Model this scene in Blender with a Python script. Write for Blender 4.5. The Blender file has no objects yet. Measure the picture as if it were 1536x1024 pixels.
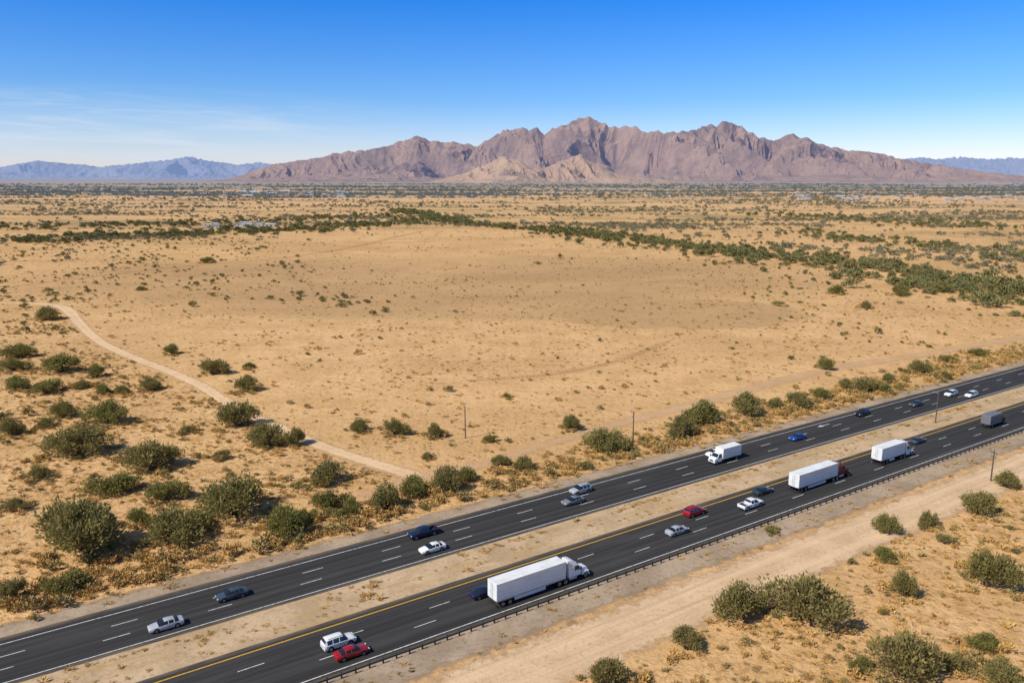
import bpy, math, random
import numpy as np
from mathutils import Vector
rnd = random.Random(7)
RNG = np.random.default_rng(11)
scene = bpy.context.scene
COL = scene.collection
H = 65.0
PITCH = math.radians(11.63)
SP, CP = math.sin(PITCH), math.cos(PITCH)
TH = math.radians(33.8)           # heading of the highway
DX, DY = math.cos(TH), math.sin(TH)

def G(u, v):  # u, v are image pixels of this camera's view
    """image pixel cast through the camera onto flat ground: ground coordinates (metres)"""
    yc = (512.0 - v) / 1200.0
    D = SP - yc * CP
    return (H * (u - 768.0) / 1200.0 / D, H * (CP + SP * yc) / D)
def to_sq(x, y): return (x * DX + y * DY, -x * DY + y * DX)
def to_xy(s, q): return (s * DX - q * DY, s * DY + q * DX)

# ---------------------------------------------------------------- noise
def _h(ix, iy, seed):
    h = (ix.astype(np.int64) * 374761393 + iy.astype(np.int64) * 668265263 + seed * 974634777) & 0xffffffff
    h = ((h ^ (h >> 13)) * 1274126177) & 0xffffffff
    return ((h ^ (h >> 16)) & 0xffffffff) / 4294967296.0 * 2 * np.pi
def pn(x, y, seed=0):
    x = np.asarray(x, float); y = np.asarray(y, float)
    ix = np.floor(x); iy = np.floor(y); fx = x - ix; fy = y - iy
    u = fx * fx * fx * (fx * (fx * 6 - 15) + 10); v = fy * fy * fy * (fy * (fy * 6 - 15) + 10)
    def g(a, b):
        an = _h(ix + a, iy + b, seed)
        return np.cos(an) * (fx - a) + np.sin(an) * (fy - b)
    return ((g(0, 0) * (1 - u) + g(1, 0) * u) * (1 - v) + (g(0, 1) * (1 - u) + g(1, 1) * u) * v) * 1.5
def sst(x, a, b):
    t = np.clip((x - a) / (b - a), 0, 1); return t * t * (3 - 2 * t)
def hz(x, y):
    x = np.asarray(x, float); y = np.asarray(y, float)
    s = x * DX + y * DY; q = -x * DY + y * DX
    out = np.maximum(62 - q, q - 150)
    amp = sst(out, 0, 90) * (1 - sst(np.hypot(x, y), 1500, 4000))
    return amp * (0.9 * pn(x / 150, y / 150, 3) + 0.3 * pn(x / 70, y / 70, 4))

# ---------------------------------------------------------------- mesh helpers
def link(o, parent=None):
    COL.objects.link(o)
    if parent: o.parent = parent
    return o
def grid_mesh(name, P, nx, ny, mat, smooth=True):
    me = bpy.data.meshes.new(name)
    i = np.arange(nx * ny).reshape(ny, nx)
    q = np.stack([i[:-1, :-1], i[:-1, 1:], i[1:, 1:], i[1:, :-1]], -1).reshape(-1, 4)
    me.vertices.add(len(P)); me.vertices.foreach_set('co', np.asarray(P, np.float32).ravel())
    me.loops.add(q.size); me.loops.foreach_set('vertex_index', q.ravel().astype(np.int32))
    me.polygons.add(len(q)); me.polygons.foreach_set('loop_start', np.arange(0, q.size, 4, dtype=np.int32))
    me.update(calc_edges=True)
    me.polygons.foreach_set('use_smooth', np.full(len(q), smooth))
    me.materials.append(mat)
    return me

# ---------------------------------------------------------------- node helpers
class NB:
    def __init__(s, tree):
        s.t = tree; s.N = tree.nodes; s.L = tree.links
    def node(s, typ, **kw):
        n = s.N.new(typ)
        for k, v in kw.items(): setattr(n, k, v)
        return n
    def put(s, sock, v):
        if v is None: return
        if isinstance(v, bpy.types.NodeSocket): s.L.new(v, sock)
        else:
            if isinstance(v, tuple) and len(v) == 3 and sock.type == 'RGBA': v = (*v, 1)
            sock.default_value = v
    def math(s, op, a, b=None, c=None, clamp=False):
        n = s.node('ShaderNodeMath', operation=op, use_clamp=clamp)
        s.put(n.inputs[0], a); s.put(n.inputs[1], b); s.put(n.inputs[2], c)
        return n.outputs[0]
    def mix(s, f, a, b, mode='MIX'):
        n = s.node('ShaderNodeMix', data_type='RGBA', blend_type=mode)
        s.put(n.inputs['Factor'], f); s.put(n.inputs[6], a); s.put(n.inputs[7], b)
        return n.outputs[2]
    def noise(s, vec, scale, detail=4, rough=.55, dist=0):
        n = s.node('ShaderNodeTexNoise')
        s.put(n.inputs['Vector'], vec); n.inputs['Scale'].default_value = scale
        n.inputs['Detail'].default_value = detail; n.inputs['Roughness'].default_value = rough
        n.inputs['Distortion'].default_value = dist
        return n.outputs[0]
    def mapr(s, v, a, b, c=0., d=1., smooth=True):
        n = s.node('ShaderNodeMapRange', interpolation_type='SMOOTHSTEP' if smooth else 'LINEAR')
        s.put(n.inputs[0], v)
        for i, x in enumerate((a, b, c, d)): n.inputs[i + 1].default_value = x
        return n.outputs[0]
    def scale(s, vec, sc, loc=(0, 0, 0), rot=(0, 0, 0)):
        n = s.node('ShaderNodeMapping'); s.put(n.inputs[0], vec)
        n.inputs['Scale'].default_value = sc; n.inputs['Location'].default_value = loc; n.inputs['Rotation'].default_value = rot
        return n.outputs[0]
    def bump(s, h, strength, dist):
        n = s.node('ShaderNodeBump'); s.put(n.inputs['Height'], h)
        n.inputs['Strength'].default_value = strength; n.inputs['Distance'].default_value = dist
        return n.outputs[0]
def new_mat(name):
    m = bpy.data.materials.new(name); m.use_nodes = True
    m.cycles.emission_sampling = 'NONE'
    nb = NB(m.node_tree); p = nb.N['Principled BSDF']
    p.inputs['Specular IOR Level'].default_value = .2
    return m, nb, p
def simple(name, col, rough=.6, metal=0, spec=.5, var=.12, coat=0):
    m, nb, p = new_mat(name)
    g = nb.node('ShaderNodeTexCoord').outputs['Object']
    n = nb.noise(g, 1.7, 3)
    c2 = tuple(max(0, c * (1 - var * 2)) for c in col)
    nb.put(p.inputs['Base Color'], nb.mix(n, (*[min(1, c * (1 + var)) for c in col], 1), (*c2, 1)))
    p.inputs['Roughness'].default_value = rough; p.inputs['Metallic'].default_value = metal
    p.inputs['Specular IOR Level'].default_value = spec
    p.inputs['Coat Weight'].default_value = coat; p.inputs['Coat Roughness'].default_value = .05
    return m

# ---------------------------------------------------------------- camera, sun, sky
cam = bpy.data.cameras.new('camera'); cam.sensor_width = 36; cam.lens = 1200 / 1536 * 36
cam.clip_end = 200000; cam.clip_start = 1
co = link(bpy.data.objects.new('camera', cam)); co.location = (0, 0, H)
co.rotation_euler = (math.pi / 2 - PITCH, 0, 0); scene.camera = co
SUN_AZ = math.atan2(-.83, -.56); SUN_EL = math.radians(44)
sd = Vector((math.sin(SUN_AZ) * math.cos(SUN_EL), math.cos(SUN_AZ) * math.cos(SUN_EL), math.sin(SUN_EL)))
sl = bpy.data.lights.new('sun', 'SUN'); sl.energy = 5.0; sl.angle = math.radians(.5); sl.color = (1, .94, .83)
so = link(bpy.data.objects.new('sun', sl)); so.rotation_euler = sd.to_track_quat('Z', 'Y').to_euler(); so.location = (0, 0, 300)
w = bpy.data.worlds.new('World'); scene.world = w; w.use_nodes = True
nb = NB(w.node_tree); bg = nb.N['Background']
sky = nb.node('ShaderNodeTexSky', sky_type='NISHITA'); sky.sun_disc = False
sky.sun_elevation = SUN_EL; sky.sun_rotation = SUN_AZ % (2 * math.pi)
sky.air_density = 1.0; sky.dust_density = .3; sky.ozone_density = 3.0; sky.altitude = 300
dirn = nb.node('ShaderNodeTexCoord').outputs['Generated']
sep = nb.node('ShaderNodeSeparateXYZ'); nb.put(sep.inputs[0], dirn)
rp = nb.node('ShaderNodeValToRGB'); nb.put(rp.inputs[0], nb.math('MULTIPLY', sep.outputs[2], 1.0, clamp=True))
cr = rp.color_ramp; cr.elements[0].position = 0; cr.elements[0].color = (.68, .63, .80, 1)
cr.elements[1].position = .6; cr.elements[1].color = (.40, .42, .46, 1)
for ps, cc in ((.03, (.56, .58, .77, 1)), (.0875, (.28, .46, .73, 1)), (.21, (.055, .355, .80, 1)), (.32, (.10, .36, .66, 1))):
    e = cr.elements.new(ps); e.color = cc
graded = nb.mix(1.0, sky.outputs[0], rp.outputs[0], 'MULTIPLY')
graded = nb.mix(1.0, graded, (2., 2., 2., 1), 'MULTIPLY')
# thin cirrus low on the left
az = nb.math('ARCTAN2', sep.outputs[0], sep.outputs[1])
cv = nb.node('ShaderNodeCombineXYZ'); nb.put(cv.inputs[0], nb.math('MULTIPLY', az, 6.0)); nb.put(cv.inputs[1], nb.math('MULTIPLY_ADD', az, 3.0, nb.math('MULTIPLY', sep.outputs[2], 75.0)))
cn = nb.noise(cv.outputs[0], 1.0, 7, .62, .5)
m1 = nb.math('MULTIPLY', nb.mapr(az, -.06, -.42), nb.math('MULTIPLY', nb.mapr(sep.outputs[2], .0, .03), nb.mapr(sep.outputs[2], .105, .055)))
cm = nb.math('MULTIPLY', nb.math('MULTIPLY_ADD', nb.mapr(cn, .38, .72), .75, .12), nb.math('MULTIPLY', m1, .85))
fin = nb.mix(cm, graded, (6.8, 7.7, 8.9, 1))
nb.put(bg.inputs[0], fin); bg.inputs[1].default_value = .1
scene.view_settings.view_transform = 'Standard'; scene.view_settings.look = 'None'; scene.view_settings.exposure = 0

# ---------------------------------------------------------------- paths (image pixels projected to plan)
PATH = [(-260, 462), (0, 455), (60, 457), (98, 464), (122, 488), (150, 512), (190, 532), (245, 553), (300, 578), (345, 607), (405, 636), (470, 664), (545, 690), (630, 716)]
PATH_W = [5, 5, 6, 9, 7, 6, 6, 6, 6, 6, 6, 6, 6, 7]
path_w = [G(*p) for p in PATH]
PATH2 = [(540, 745), (630, 717), (720, 697), (800, 672), (900, 643), (1000, 617), (1120, 585), (1250, 553), (1400, 529), (1536, 506), (1800, 470)]
path2_w = [G(*p) for p in PATH2]
pY = np.array([p[1] for p in path_w[2:]][::-1]); pX = np.array([p[0] for p in path_w[2:]][::-1])
def left_zone(x, y): return (x < np.interp(y, pY, pX)) & (y < 440)
def scrubbiness(x, y):
    s, q = to_sq(x, y)
    a = sst(np.interp(y, pY, pX) - x, -4, 10) * (1 - sst(y, 400, 520))
    a = np.maximum(a, sst(75 - q, 0, 8))
    a = np.maximum(a, sst(q, 127, 131) * (1 - sst(q, 142, 158)))
    a = np.maximum(a, .75 * sst(x - (y - 250) * .5, 60, 200) * sst(y, 220, 330))
    a = np.maximum(a, .7 * sst(-x - 90 - (y - 430) * .5, 0, 90) * sst(y, 380, 440))
    a = np.maximum(a, .34)
    return a

# ---------------------------------------------------------------- ground
def ground_material():
    m, nb, p = new_mat('desert_sand')
    pos = nb.node('ShaderNodeNewGeometry').outputs['Position']
    sep = nb.node('ShaderNodeSeparateXYZ'); nb.put(sep.inputs[0], pos)
    X, Y = sep.outputs[0], sep.outputs[1]
    att = nb.node('ShaderNodeAttribute'); att.attribute_name = 'scrubby'; SC = att.outputs['Fac']
    big = nb.noise(nb.scale(pos, (.004, .009, 1)), 1, 4, .6)
    mid = nb.noise(pos, .05, 6, .65)
    fine = nb.noise(pos, .45, 5, .72)
    c = nb.mix(nb.mapr(mid, .35, .68), (.70, .435, .205, 1), (.58, .35, .155, 1))
    c = nb.mix(nb.math('MULTIPLY', nb.mapr(big, .42, .68), .6), c, (.49, .29, .125, 1))
    c = nb.mix(nb.math('MULTIPLY', nb.mapr(fine, .48, .72), .65), c, (.37, .22, .095, 1))
    # browner old graded areas inside the field
    def ell(cx, cy, rx, ry, soft):
        a = nb.math('POWER', nb.math('DIVIDE', nb.math('SUBTRACT', X, cx), rx), 2.)
        b = nb.math('POWER', nb.math('DIVIDE', nb.math('SUBTRACT', Y, cy), ry), 2.)
        d = nb.math('ADD', nb.math('ADD', a, b), nb.math('MULTIPLY', nb.math('SUBTRACT', mid, .5), 2.2))
        return nb.mapr(d, 1 + soft, 1 - soft)
    f1 = nb.math('MULTIPLY', ell(-50, 530, 250, 130, .5), nb.math('MULTIPLY_ADD', big, 1.35, .0))
    f2 = nb.math('MULTIPLY', ell(80, 385, 60, 45, .12), .65)
    f3 = nb.math('MULTIPLY', ell(-20, 400, 140, 35, .5), .5)
    f = nb.math('MAXIMUM', f1, nb.math('MAXIMUM', f2, f3))
    c = nb.mix(f, c, (.40, .245, .12, 1))
    # dry mottling between the shrubs
    mot = nb.noise(pos, .22, 5, .72, .3)
    thr = nb.math('MULTIPLY', nb.mapr(mot, .48, .62), SC)
    c = nb.mix(nb.math('MULTIPLY', thr, .72), c, (.45, .255, .09, 1))
    mot2 = nb.noise(pos, .7, 4, .75)
    c = nb.mix(nb.math('MULTIPLY', nb.math('MULTIPLY', nb.mapr(mot2, .53, .63), SC), .7), c, (.26, .155, .058, 1))
    # litter and pebbles
    clump = big
    for scl, lo in ((.8, .5), (.33, .65)):
        vo = nb.node('ShaderNodeTexVoronoi'); nb.put(vo.inputs['Vector'], pos); vo.inputs['Scale'].default_value = scl
        sepc = nb.node('ShaderNodeSeparateColor'); nb.put(sepc.inputs[0], vo.outputs['Color'])
        rad = nb.math('MULTIPLY', nb.mapr(sepc.outputs[0], lo, 1.), nb.mapr(clump, .3, .6, .16, .40))
        dd = nb.math('ADD', vo.outputs['Distance'], nb.math('MULTIPLY', nb.math('SUBTRACT', mot2, .5), .7))
        spot = nb.mapr(nb.math('SUBTRACT', rad, dd), -.02, .1)
        c = nb.mix(nb.math('MULTIPLY', spot, .75), c, (.20, .125, .05, 1))
    # far plain: scrub cover then green-grey with haze painted into the colour
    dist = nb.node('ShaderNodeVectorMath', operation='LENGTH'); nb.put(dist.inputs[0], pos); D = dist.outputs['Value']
    scrub = nb.noise(nb.scale(pos, (.0012, .006, 1)), 1, 6, .72)
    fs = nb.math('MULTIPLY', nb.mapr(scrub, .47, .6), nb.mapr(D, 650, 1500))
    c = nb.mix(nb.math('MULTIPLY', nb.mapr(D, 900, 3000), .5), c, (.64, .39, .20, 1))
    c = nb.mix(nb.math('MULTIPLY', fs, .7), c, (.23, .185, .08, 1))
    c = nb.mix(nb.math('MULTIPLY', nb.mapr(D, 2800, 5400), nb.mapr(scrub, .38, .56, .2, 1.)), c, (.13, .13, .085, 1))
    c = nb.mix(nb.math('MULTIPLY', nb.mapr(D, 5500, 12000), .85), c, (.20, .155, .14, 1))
    nb.put(p.inputs['Base Color'], c); p.inputs['Roughness'].default_value = .95; p.inputs['Specular IOR Level'].default_value = .05
    h = nb.math('ADD', nb.math('MULTIPLY', mid, 1.5), nb.math('ADD', nb.math('MULTIPLY', fine, .8), nb.math('MULTIPLY', nb.math('MULTIPLY', mot, SC), 1.2)))
    nb.put(p.inputs['Normal'], nb.bump(h, .8, .7))
    # aerial haze of the far plain, painted in as blue emission growing with distance
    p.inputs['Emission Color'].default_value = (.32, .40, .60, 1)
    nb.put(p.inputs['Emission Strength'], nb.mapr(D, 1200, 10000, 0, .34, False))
    return m
def axis(lo, hi, step, far):
    a = list(np.arange(lo, hi + .1, step)); st = step
    while a[-1] < far: st *= 1.13; a.append(a[-1] + st)
    st = step; b = []; x = lo
    while x > -far: st *= 1.13; x -= st; b.append(x)
    return np.array(b[::-1] + a)
S = axis(-300, 1300, 5, 80000); Q = axis(-52, 1304, 5, 80000)
ss, qq = np.meshgrid(S, Q); gx, gy = to_xy(ss, qq)
zz = hz(gx, gy)
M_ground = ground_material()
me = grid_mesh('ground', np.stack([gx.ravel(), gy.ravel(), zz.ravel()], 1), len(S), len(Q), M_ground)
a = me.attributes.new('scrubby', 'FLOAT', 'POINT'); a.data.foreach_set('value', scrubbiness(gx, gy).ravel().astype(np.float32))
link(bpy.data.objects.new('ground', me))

# ---------------------------------------------------------------- highway (local frame: x along, y across)
def asphalt():
    m, nb, p = new_mat('asphalt')
    o = nb.node('ShaderNodeTexCoord').outputs['Object']
    streak = nb.noise(nb.scale(o, (.01, 1.1, 1)), 1, 4, .5)
    patch = nb.noise(nb.scale(o, (.03, .2, 1)), 1, 5, .6)
    fine = nb.noise(o, 6, 3)
    c = nb.mix(nb.mapr(streak, .35, .7), (.034, .033, .032, 1), (.058, .055, .052, 1))
    c = nb.mix(nb.math('MULTIPLY', nb.mapr(patch, .5, .7), .5), c, (.082, .077, .072, 1))
    c = nb.mix(nb.math('MULTIPLY', fine, .3), c, (.026, .025, .024, 1))
    # dust blown over the pavement edges
    sp = nb.node('ShaderNodeSeparateXYZ'); nb.put(sp.inputs[0], o)
    ed = 0
    for q0 in (91.9, 105.5, 114.0, 127.6):
        e = nb.mapr(nb.math('ABSOLUTE', nb.math('SUBTRACT', sp.outputs[1], q0)), 1.3, 0.)
        ed = e if isinstance(ed, int) else nb.math('MAXIMUM', ed, e)
    dn = nb.noise(nb.scale(o, (.15, 1.2, 1)), 1, 5, .7)
    c = nb.mix(nb.math('MULTIPLY', nb.math('MULTIPLY', ed, nb.mapr(dn, .3, .65)), .55), c, (.27, .2, .13, 1))
    nb.put(p.inputs['Base Color'], c); p.inputs['Roughness'].default_value = .85; p.inputs['Specular IOR Level'].default_value = .12
    nb.put(p.inputs['Normal'], nb.bump(fine, .3, .02))
    return m
def paint(name, col, wear=.6):
    m, nb, p = new_mat(name)
    o = nb.node('ShaderNodeTexCoord').outputs['Object']
    n = nb.noise(o, 2.0, 5, .7)
    nb.put(p.inputs['Base Color'], nb.mix(nb.math('MULTIPLY', nb.mapr(n, .42, .72), wear), (*col, 1), (.08, .08, .08, 1)))
    p.inputs['Roughness'].default_value = .7
    return m
M_as = asphalt(); M_wh = paint('white_road_paint', (.70, .69, .66), .75); M_ye = paint('yellow_road_paint', (.60, .33, .035), .5)
def road_obj(name, quads, z, mat, parent=None, uv=False):
    v = []; f = []
    for (a, b, c, d) in quads:
        n = max(1, int((b - a) / 60)) if (b - a) > 60 else 1
        xs = np.linspace(a, b, n + 1)
        for i in range(n):
            k = len(v); v += [(xs[i], c, z), (xs[i + 1], c, z), (xs[i + 1], d, z), (xs[i], d, z)]; f.append((k, k + 1, k + 2, k + 3))
    me = bpy.data.meshes.new(name); me.from_pydata(v, [], f); me.materials.append(mat); me.update()
    o = link(bpy.data.objects.new(name, me), parent)
    if not parent: o.rotation_euler = (0, 0, TH)
    return o
SA, SB = -500, 3200
FAR = (114.0, 127.6); NEAR = (91.9, 105.5)
road = bpy.data.objects.new('highway', None); link(road); road.rotation_euler = (0, 0, TH)
road_obj('westbound_asphalt', [(SA, SB, *FAR)], .030, M_as, road)
road_obj('eastbound_asphalt', [(SA, SB, *NEAR)], .030, M_as, road)
qs = []
for q in (115.0, 125.6): qs.append((SA, SB, q - .08, q + .08))
qs.append((SA, SB, 93.2, 93.37))
for q0 in (118.55, 122.05, 96.85, 100.4):
    ph = (q0 * 7.3) % 12
    s = SA + ph
    while s < 1500:
        qs.append((s, s + 3.6, q0 - .07, q0 + .07)); s += 14.5
road_obj('white_markings', qs, .036, M_wh, road)
road_obj('yellow_edge_line', [(SA, SB, 103.85, 104.12)], .036, M_ye, road)
def arrow(s, q):
    me = bpy.data.meshes.new('lane_arrow')
    me.from_pydata([(s, q - .12, .042), (s + 3, q - .12, .042), (s + 3, q + .12, .042), (s, q + .12, .042), (s, q - .6, .042), (s, q + .6, .042), (s - 2, q, .042)], [], [(0, 1, 2, 3), (4, 5, 6)])
    me.materials.append(M_wh); link(bpy.data.objects.new('lane_arrow', me), road)
s, q = to_sq(*G(1232, 638)); arrow(s, 123.8)

def gravel(name, c1, c2, amax=1.0, edge=.25, ruts=False, opaque=False):
    m, nb, p = new_mat(name)
    pos = nb.node('ShaderNodeNewGeometry').outputs['Position']
    uvn = nb.node('ShaderNodeUVMap'); uvn.uv_map = 'UVMap'
    sp = nb.node('ShaderNodeSeparateXYZ'); nb.put(sp.inputs[0], uvn.outputs[0])
    n1 = nb.noise(pos, .12, 5, .65); n2 = nb.noise(pos, 1.4, 4, .7)
    c = nb.mix(nb.mapr(n1, .35, .65), (*c1, 1), (*c2, 1))
    c = nb.mix(nb.math('MULTIPLY', nb.mapr(n2, .48, .72), .6), c, (*[x * .55 for x in c2], 1))
    cr_ = nb.math('ABSOLUTE', nb.math('SUBTRACT', sp.outputs[1], .5))
    if ruts:
        r = nb.mapr(nb.math('ABSOLUTE', nb.math('SUBTRACT', cr_, .2)), .09, .03)
        st = nb.noise(nb.scale(uvn.outputs[0], (.02, 14, 1)), 1, 4)
        c = nb.mix(nb.math('MULTIPLY', r, .35), c, (*[min(1, x * 1.15) for x in c1], 1))
        c = nb.mix(nb.math('MULTIPLY', nb.mapr(st, .45, .7), .5), c, (*[x * .75 for x in c2], 1))
    if opaque:      # straw-coloured grass bands along the strip
        st = nb.noise(nb.scale(uvn.outputs[0], (.05, 7, 1)), 1, 5, .65)
        c = nb.mix(nb.math('MULTIPLY', nb.mapr(st, .5, .66), .6), c, (.43, .265, .10, 1))
    nb.put(p.inputs['Base Color'], c); p.inputs['Roughness'].default_value = .95; p.inputs['Specular IOR Level'].default_value = .05
    nb.put(p.inputs['Normal'], nb.bump(n2, .5, .15))
    if not opaque:
        d = nb.math('ADD', cr_, nb.math('MULTIPLY', nb.math('SUBTRACT', nb.noise(pos, .35, 5, .7), .5), .55))
        nb.put(p.inputs['Alpha'], nb.mapr(d, .5, .5 - edge, 0., amax))
    return m
def strip(name, pts, widths, mat, dz, step=4.0, nac=8):
    pts = [Vector(p).to_2d() for p in pts]
    out = []; ws = []
    n = len(pts)
    for i in range(n - 1):      # Catmull-Rom
        p0, p1, p2, p3 = pts[max(0, i - 1)], pts[i], pts[i + 1], pts[min(n - 1, i + 2)]
        k = max(2, int((p2 - p1).length / step))
        for j in range(k):
            t = j / k
            out.append(.5 * ((2 * p1) + (p2 - p0) * t + (2 * p0 - 5 * p1 + 4 * p2 - p3) * t * t + (3 * p1 - p0 - 3 * p2 + p3) * t ** 3))
            ws.append(widths[i] * (1 - t) + widths[i + 1] * t)
    out.append(pts[-1]); ws.append(widths[-1])
    P = []; UV = []; L = 0
    for i, p in enumerate(out):
        d = (out[min(len(out) - 1, i + 1)] - out[max(0, i - 1)]).normalized(); nrm = Vector((-d.y, d.x))
        if i: L += (p - out[i - 1]).length
        for j in range(nac + 1):
            f = j / nac; c = p + nrm * ws[i] * (f - .5)
            P.append((c.x, c.y)); UV.append((L, f))
    P = np.array(P); z = hz(P[:, 0], P[:, 1]) + dz
    me = grid_mesh(name, np.column_stack([P, z]), nac + 1, len(out), mat)
    uvl = me.uv_layers.new(name='UVMap')
    li = np.zeros(len(me.loops), np.int32); me.loops.foreach_get('vertex_index', li)
    uvl.data.foreach_set('uv', np.array(UV, np.float32)[li].ravel())
    return link(bpy.data.objects.new(name, me))
M_shoulder = gravel('shoulder_gravel', (.43, .325, .225), (.31, .23, .155), edge=.2)
M_median = gravel('median_gravel', (.56, .40, .245), (.42, .295, .17), opaque=True)
M_dirt = gravel('dirt_road_dust', (.67, .465, .28), (.56, .38, .22), edge=.18, ruts=True)
M_track = gravel('dirt_track_dust', (.74, .51, .30), (.64, .43, .24), edge=.3, ruts=True)
M_track2 = gravel('faded_track_dust', (.73, .49, .28), (.64, .42, .23), amax=.6, edge=.4)
M_faint = gravel('faint_track_dust', (.48, .29, .135), (.44, .26, .12), amax=.25, edge=.45)
def qstrip(name, q0, q1, mat, z):
    return strip(name, [to_xy(s, (q0 + q1) / 2) for s in (-500, 0, 600, 1500, 3200)], [q1 - q0] * 5, mat, z, step=12)
qstrip('median_ground', 104.8, 114.7, M_median, .012)
qstrip('gravel_shoulder', 124.5, 132.0, M_shoulder, .012)
qstrip('gravel_shoulder', 85.0, 95.0, M_shoulder, .016)
qstrip('dirt_road', 73.0, 85.5, M_dirt, .008)
strip('dirt_path', path_w, PATH_W, M_track, .05, 3)
strip('dirt_path', path2_w, [4, 7, 6, 6, 7, 8, 9, 9, 9, 10, 10], M_track2, .06, 4)
strip('faint_track', [G(*p) for p in [(700, 572), (830, 562), (930, 540), (1000, 512)]], [6] * 4, M_faint, .075, 6)
strip('dirt_path', [G(*p) for p in ((0, 432), (90, 420), (250, 402), (480, 380), (640, 345))], [6, 7, 8, 9, 9], M_faint, .08, 8)

# ---------------------------------------------------------------- mountains
def rock(name, c1, c2, c3, haze, hs, lo=(190, 20)):
    m, nb, p = new_mat(name)
    pos = nb.node('ShaderNodeNewGeometry'); P = pos.outputs['Position']
    n1 = nb.noise(P, .0016, 6, .65); n2 = nb.noise(P, .009, 7, .72)
    sp = nb.node('ShaderNodeSeparateXYZ'); nb.put(sp.inputs[0], P)
    c = nb.mix(nb.mapr(n1, .38, .62), (*c1, 1), (*c2, 1))
    c = nb.mix(nb.math('MULTIPLY', nb.mapr(n2, .50, .72), .45), c, (*[x * .5 for x in c2], 1))
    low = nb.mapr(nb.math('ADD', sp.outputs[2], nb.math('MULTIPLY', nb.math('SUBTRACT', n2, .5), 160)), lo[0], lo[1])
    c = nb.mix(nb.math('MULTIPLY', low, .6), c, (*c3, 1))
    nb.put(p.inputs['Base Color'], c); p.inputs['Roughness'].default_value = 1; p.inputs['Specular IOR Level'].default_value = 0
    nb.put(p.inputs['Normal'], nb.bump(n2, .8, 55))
    p.inputs['Emission Color'].default_value = (*haze, 1); p.inputs['Emission Strength'].default_value = hs  # aerial haze painted onto the rock as blue emission
    return m
def ridge(X, Y, lam, seed, st=2.2, octs=5, gain=.5):
    r = 0; a = 1; tot = 0
    for o in range(octs):
        n = 1 - np.abs(pn(X / lam, Y / (lam * st), seed + o)) * 2.1
        r = r + a * np.clip(n, 0, 1) ** 1.1; tot += a; a *= gain; lam *= .5; st = max(1, st * .8)
    return r / tot
def profile(prof, Yc):
    d = Yc / 1.0213
    u = np.array([p[0] for p in prof], float); v = np.array([p[1] for p in prof], float)
    return (u - 768) / 1200 * d, np.maximum((265 - v) / 1200 * d + 60, 0)
def range_mesh(name, prof, Yc, W, nx, ny, mat, lam, depth=.75, back=1500, seed=1):
    px, ph = profile(prof, Yc)
    xs = np.linspace(px[0] - 600, px[-1] + 600, nx); ys = np.linspace(Yc - W, Yc + back, ny)
    X, Y = np.meshgrid(xs, ys)
    wx = X + lam * .6 * pn(X / lam / 1.5, Y / lam / 1.5, seed + 20) + lam * .25 * pn(X / lam * 2, Y / lam * 2, seed + 22)
    wx = wx + (Y - Yc) * .3
    crest = Yc - 100 + 600 * pn(X / 1500, X * 0 + .5, seed + 31) * (W / 3500)
    t = (crest - Y) / W
    Pf = np.interp(X + 90 * pn(Y / 500, X / 900, seed + 5) * np.clip(np.abs(t) * 3, 0, 1), px, ph, left=0, right=0)
    tf = np.clip(t, 0, 1)
    ln = .75 + .5 * pn(X / (lam * 1.6), X * 0 + 3.3, seed + 9)
    base = np.clip(1 - tf / np.clip(ln, .4, 1.0), 0, 1) ** .95
    tb = np.clip(-t * W / back, 0, 1); base = np.where(t < 0, (1 - tb) ** 1.2, base)
    V = ridge(wx, Y, lam, seed); V = np.clip((V - .22) / .55, 0, 1)
    a = depth * np.clip(.04 + np.abs(t) * 6.0, 0, 1)
    z = Pf * base * (1 - a * (1 - V)) + Pf * .05 * pn(X / 110, Y / 150, seed + 40) * (base > .02)
    z = z + 30 * (ridge(wx, Y, 210, seed + 60, 1.4, 3) - .6) * np.clip(base * 5, 0, 1) * np.clip(Pf / 300, .2, 1)
    z = np.where(base < .004, -15, z - 4)
    z[0, :] = -20; z[-1, :] = -20; z[:, 0] = -20; z[:, -1] = -20
    me = grid_mesh(name, np.stack([X.ravel(), Y.ravel(), z.ravel()], 1), nx, ny, mat, False)
    return link(bpy.data.objects.new(name, me))
MAIN = [(330, 270), (365, 261), (390, 251), (415, 244), (470, 236), (520, 227), (560, 221), (600, 212), (628, 203), (655, 211), (690, 213), (715, 216), (742, 203), (770, 191), (800, 192), (822, 198), (845, 185), (872, 176), (892, 179), (915, 188), (945, 190), (962, 197), (1000, 198), (1040, 195), (1060, 188), (1082, 182), (1110, 192), (1135, 204), (1152, 209), (1192, 200), (1212, 207), (1240, 218), (1290, 225), (1340, 236), (1392, 246), (1435, 254), (1490, 264), (1530, 269), (1560, 271)]
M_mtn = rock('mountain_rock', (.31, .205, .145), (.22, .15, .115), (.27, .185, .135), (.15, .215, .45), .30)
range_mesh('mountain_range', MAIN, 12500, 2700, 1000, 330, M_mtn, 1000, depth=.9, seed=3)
FOOT = [(650, 270), (700, 258), (735, 242), (758, 233), (775, 240), (795, 250), (815, 252), (840, 240), (868, 230), (890, 243), (920, 258), (950, 264), (1000, 269)]
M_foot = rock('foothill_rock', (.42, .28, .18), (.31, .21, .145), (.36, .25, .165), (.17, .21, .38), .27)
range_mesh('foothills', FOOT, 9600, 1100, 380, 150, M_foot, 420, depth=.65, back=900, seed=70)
FOOT2 = [(380, 271), (430, 264), (470, 262), (520, 264), (580, 259), (620, 264), (680, 267), (950, 267), (1010, 260), (1060, 264), (1110, 258), (1180, 264), (1250, 260), (1330, 265), (1400, 270)]
range_mesh('foothills', FOOT2, 10200, 1300, 600, 110, M_mtn, 420, depth=.6, back=800, seed=90)
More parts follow.
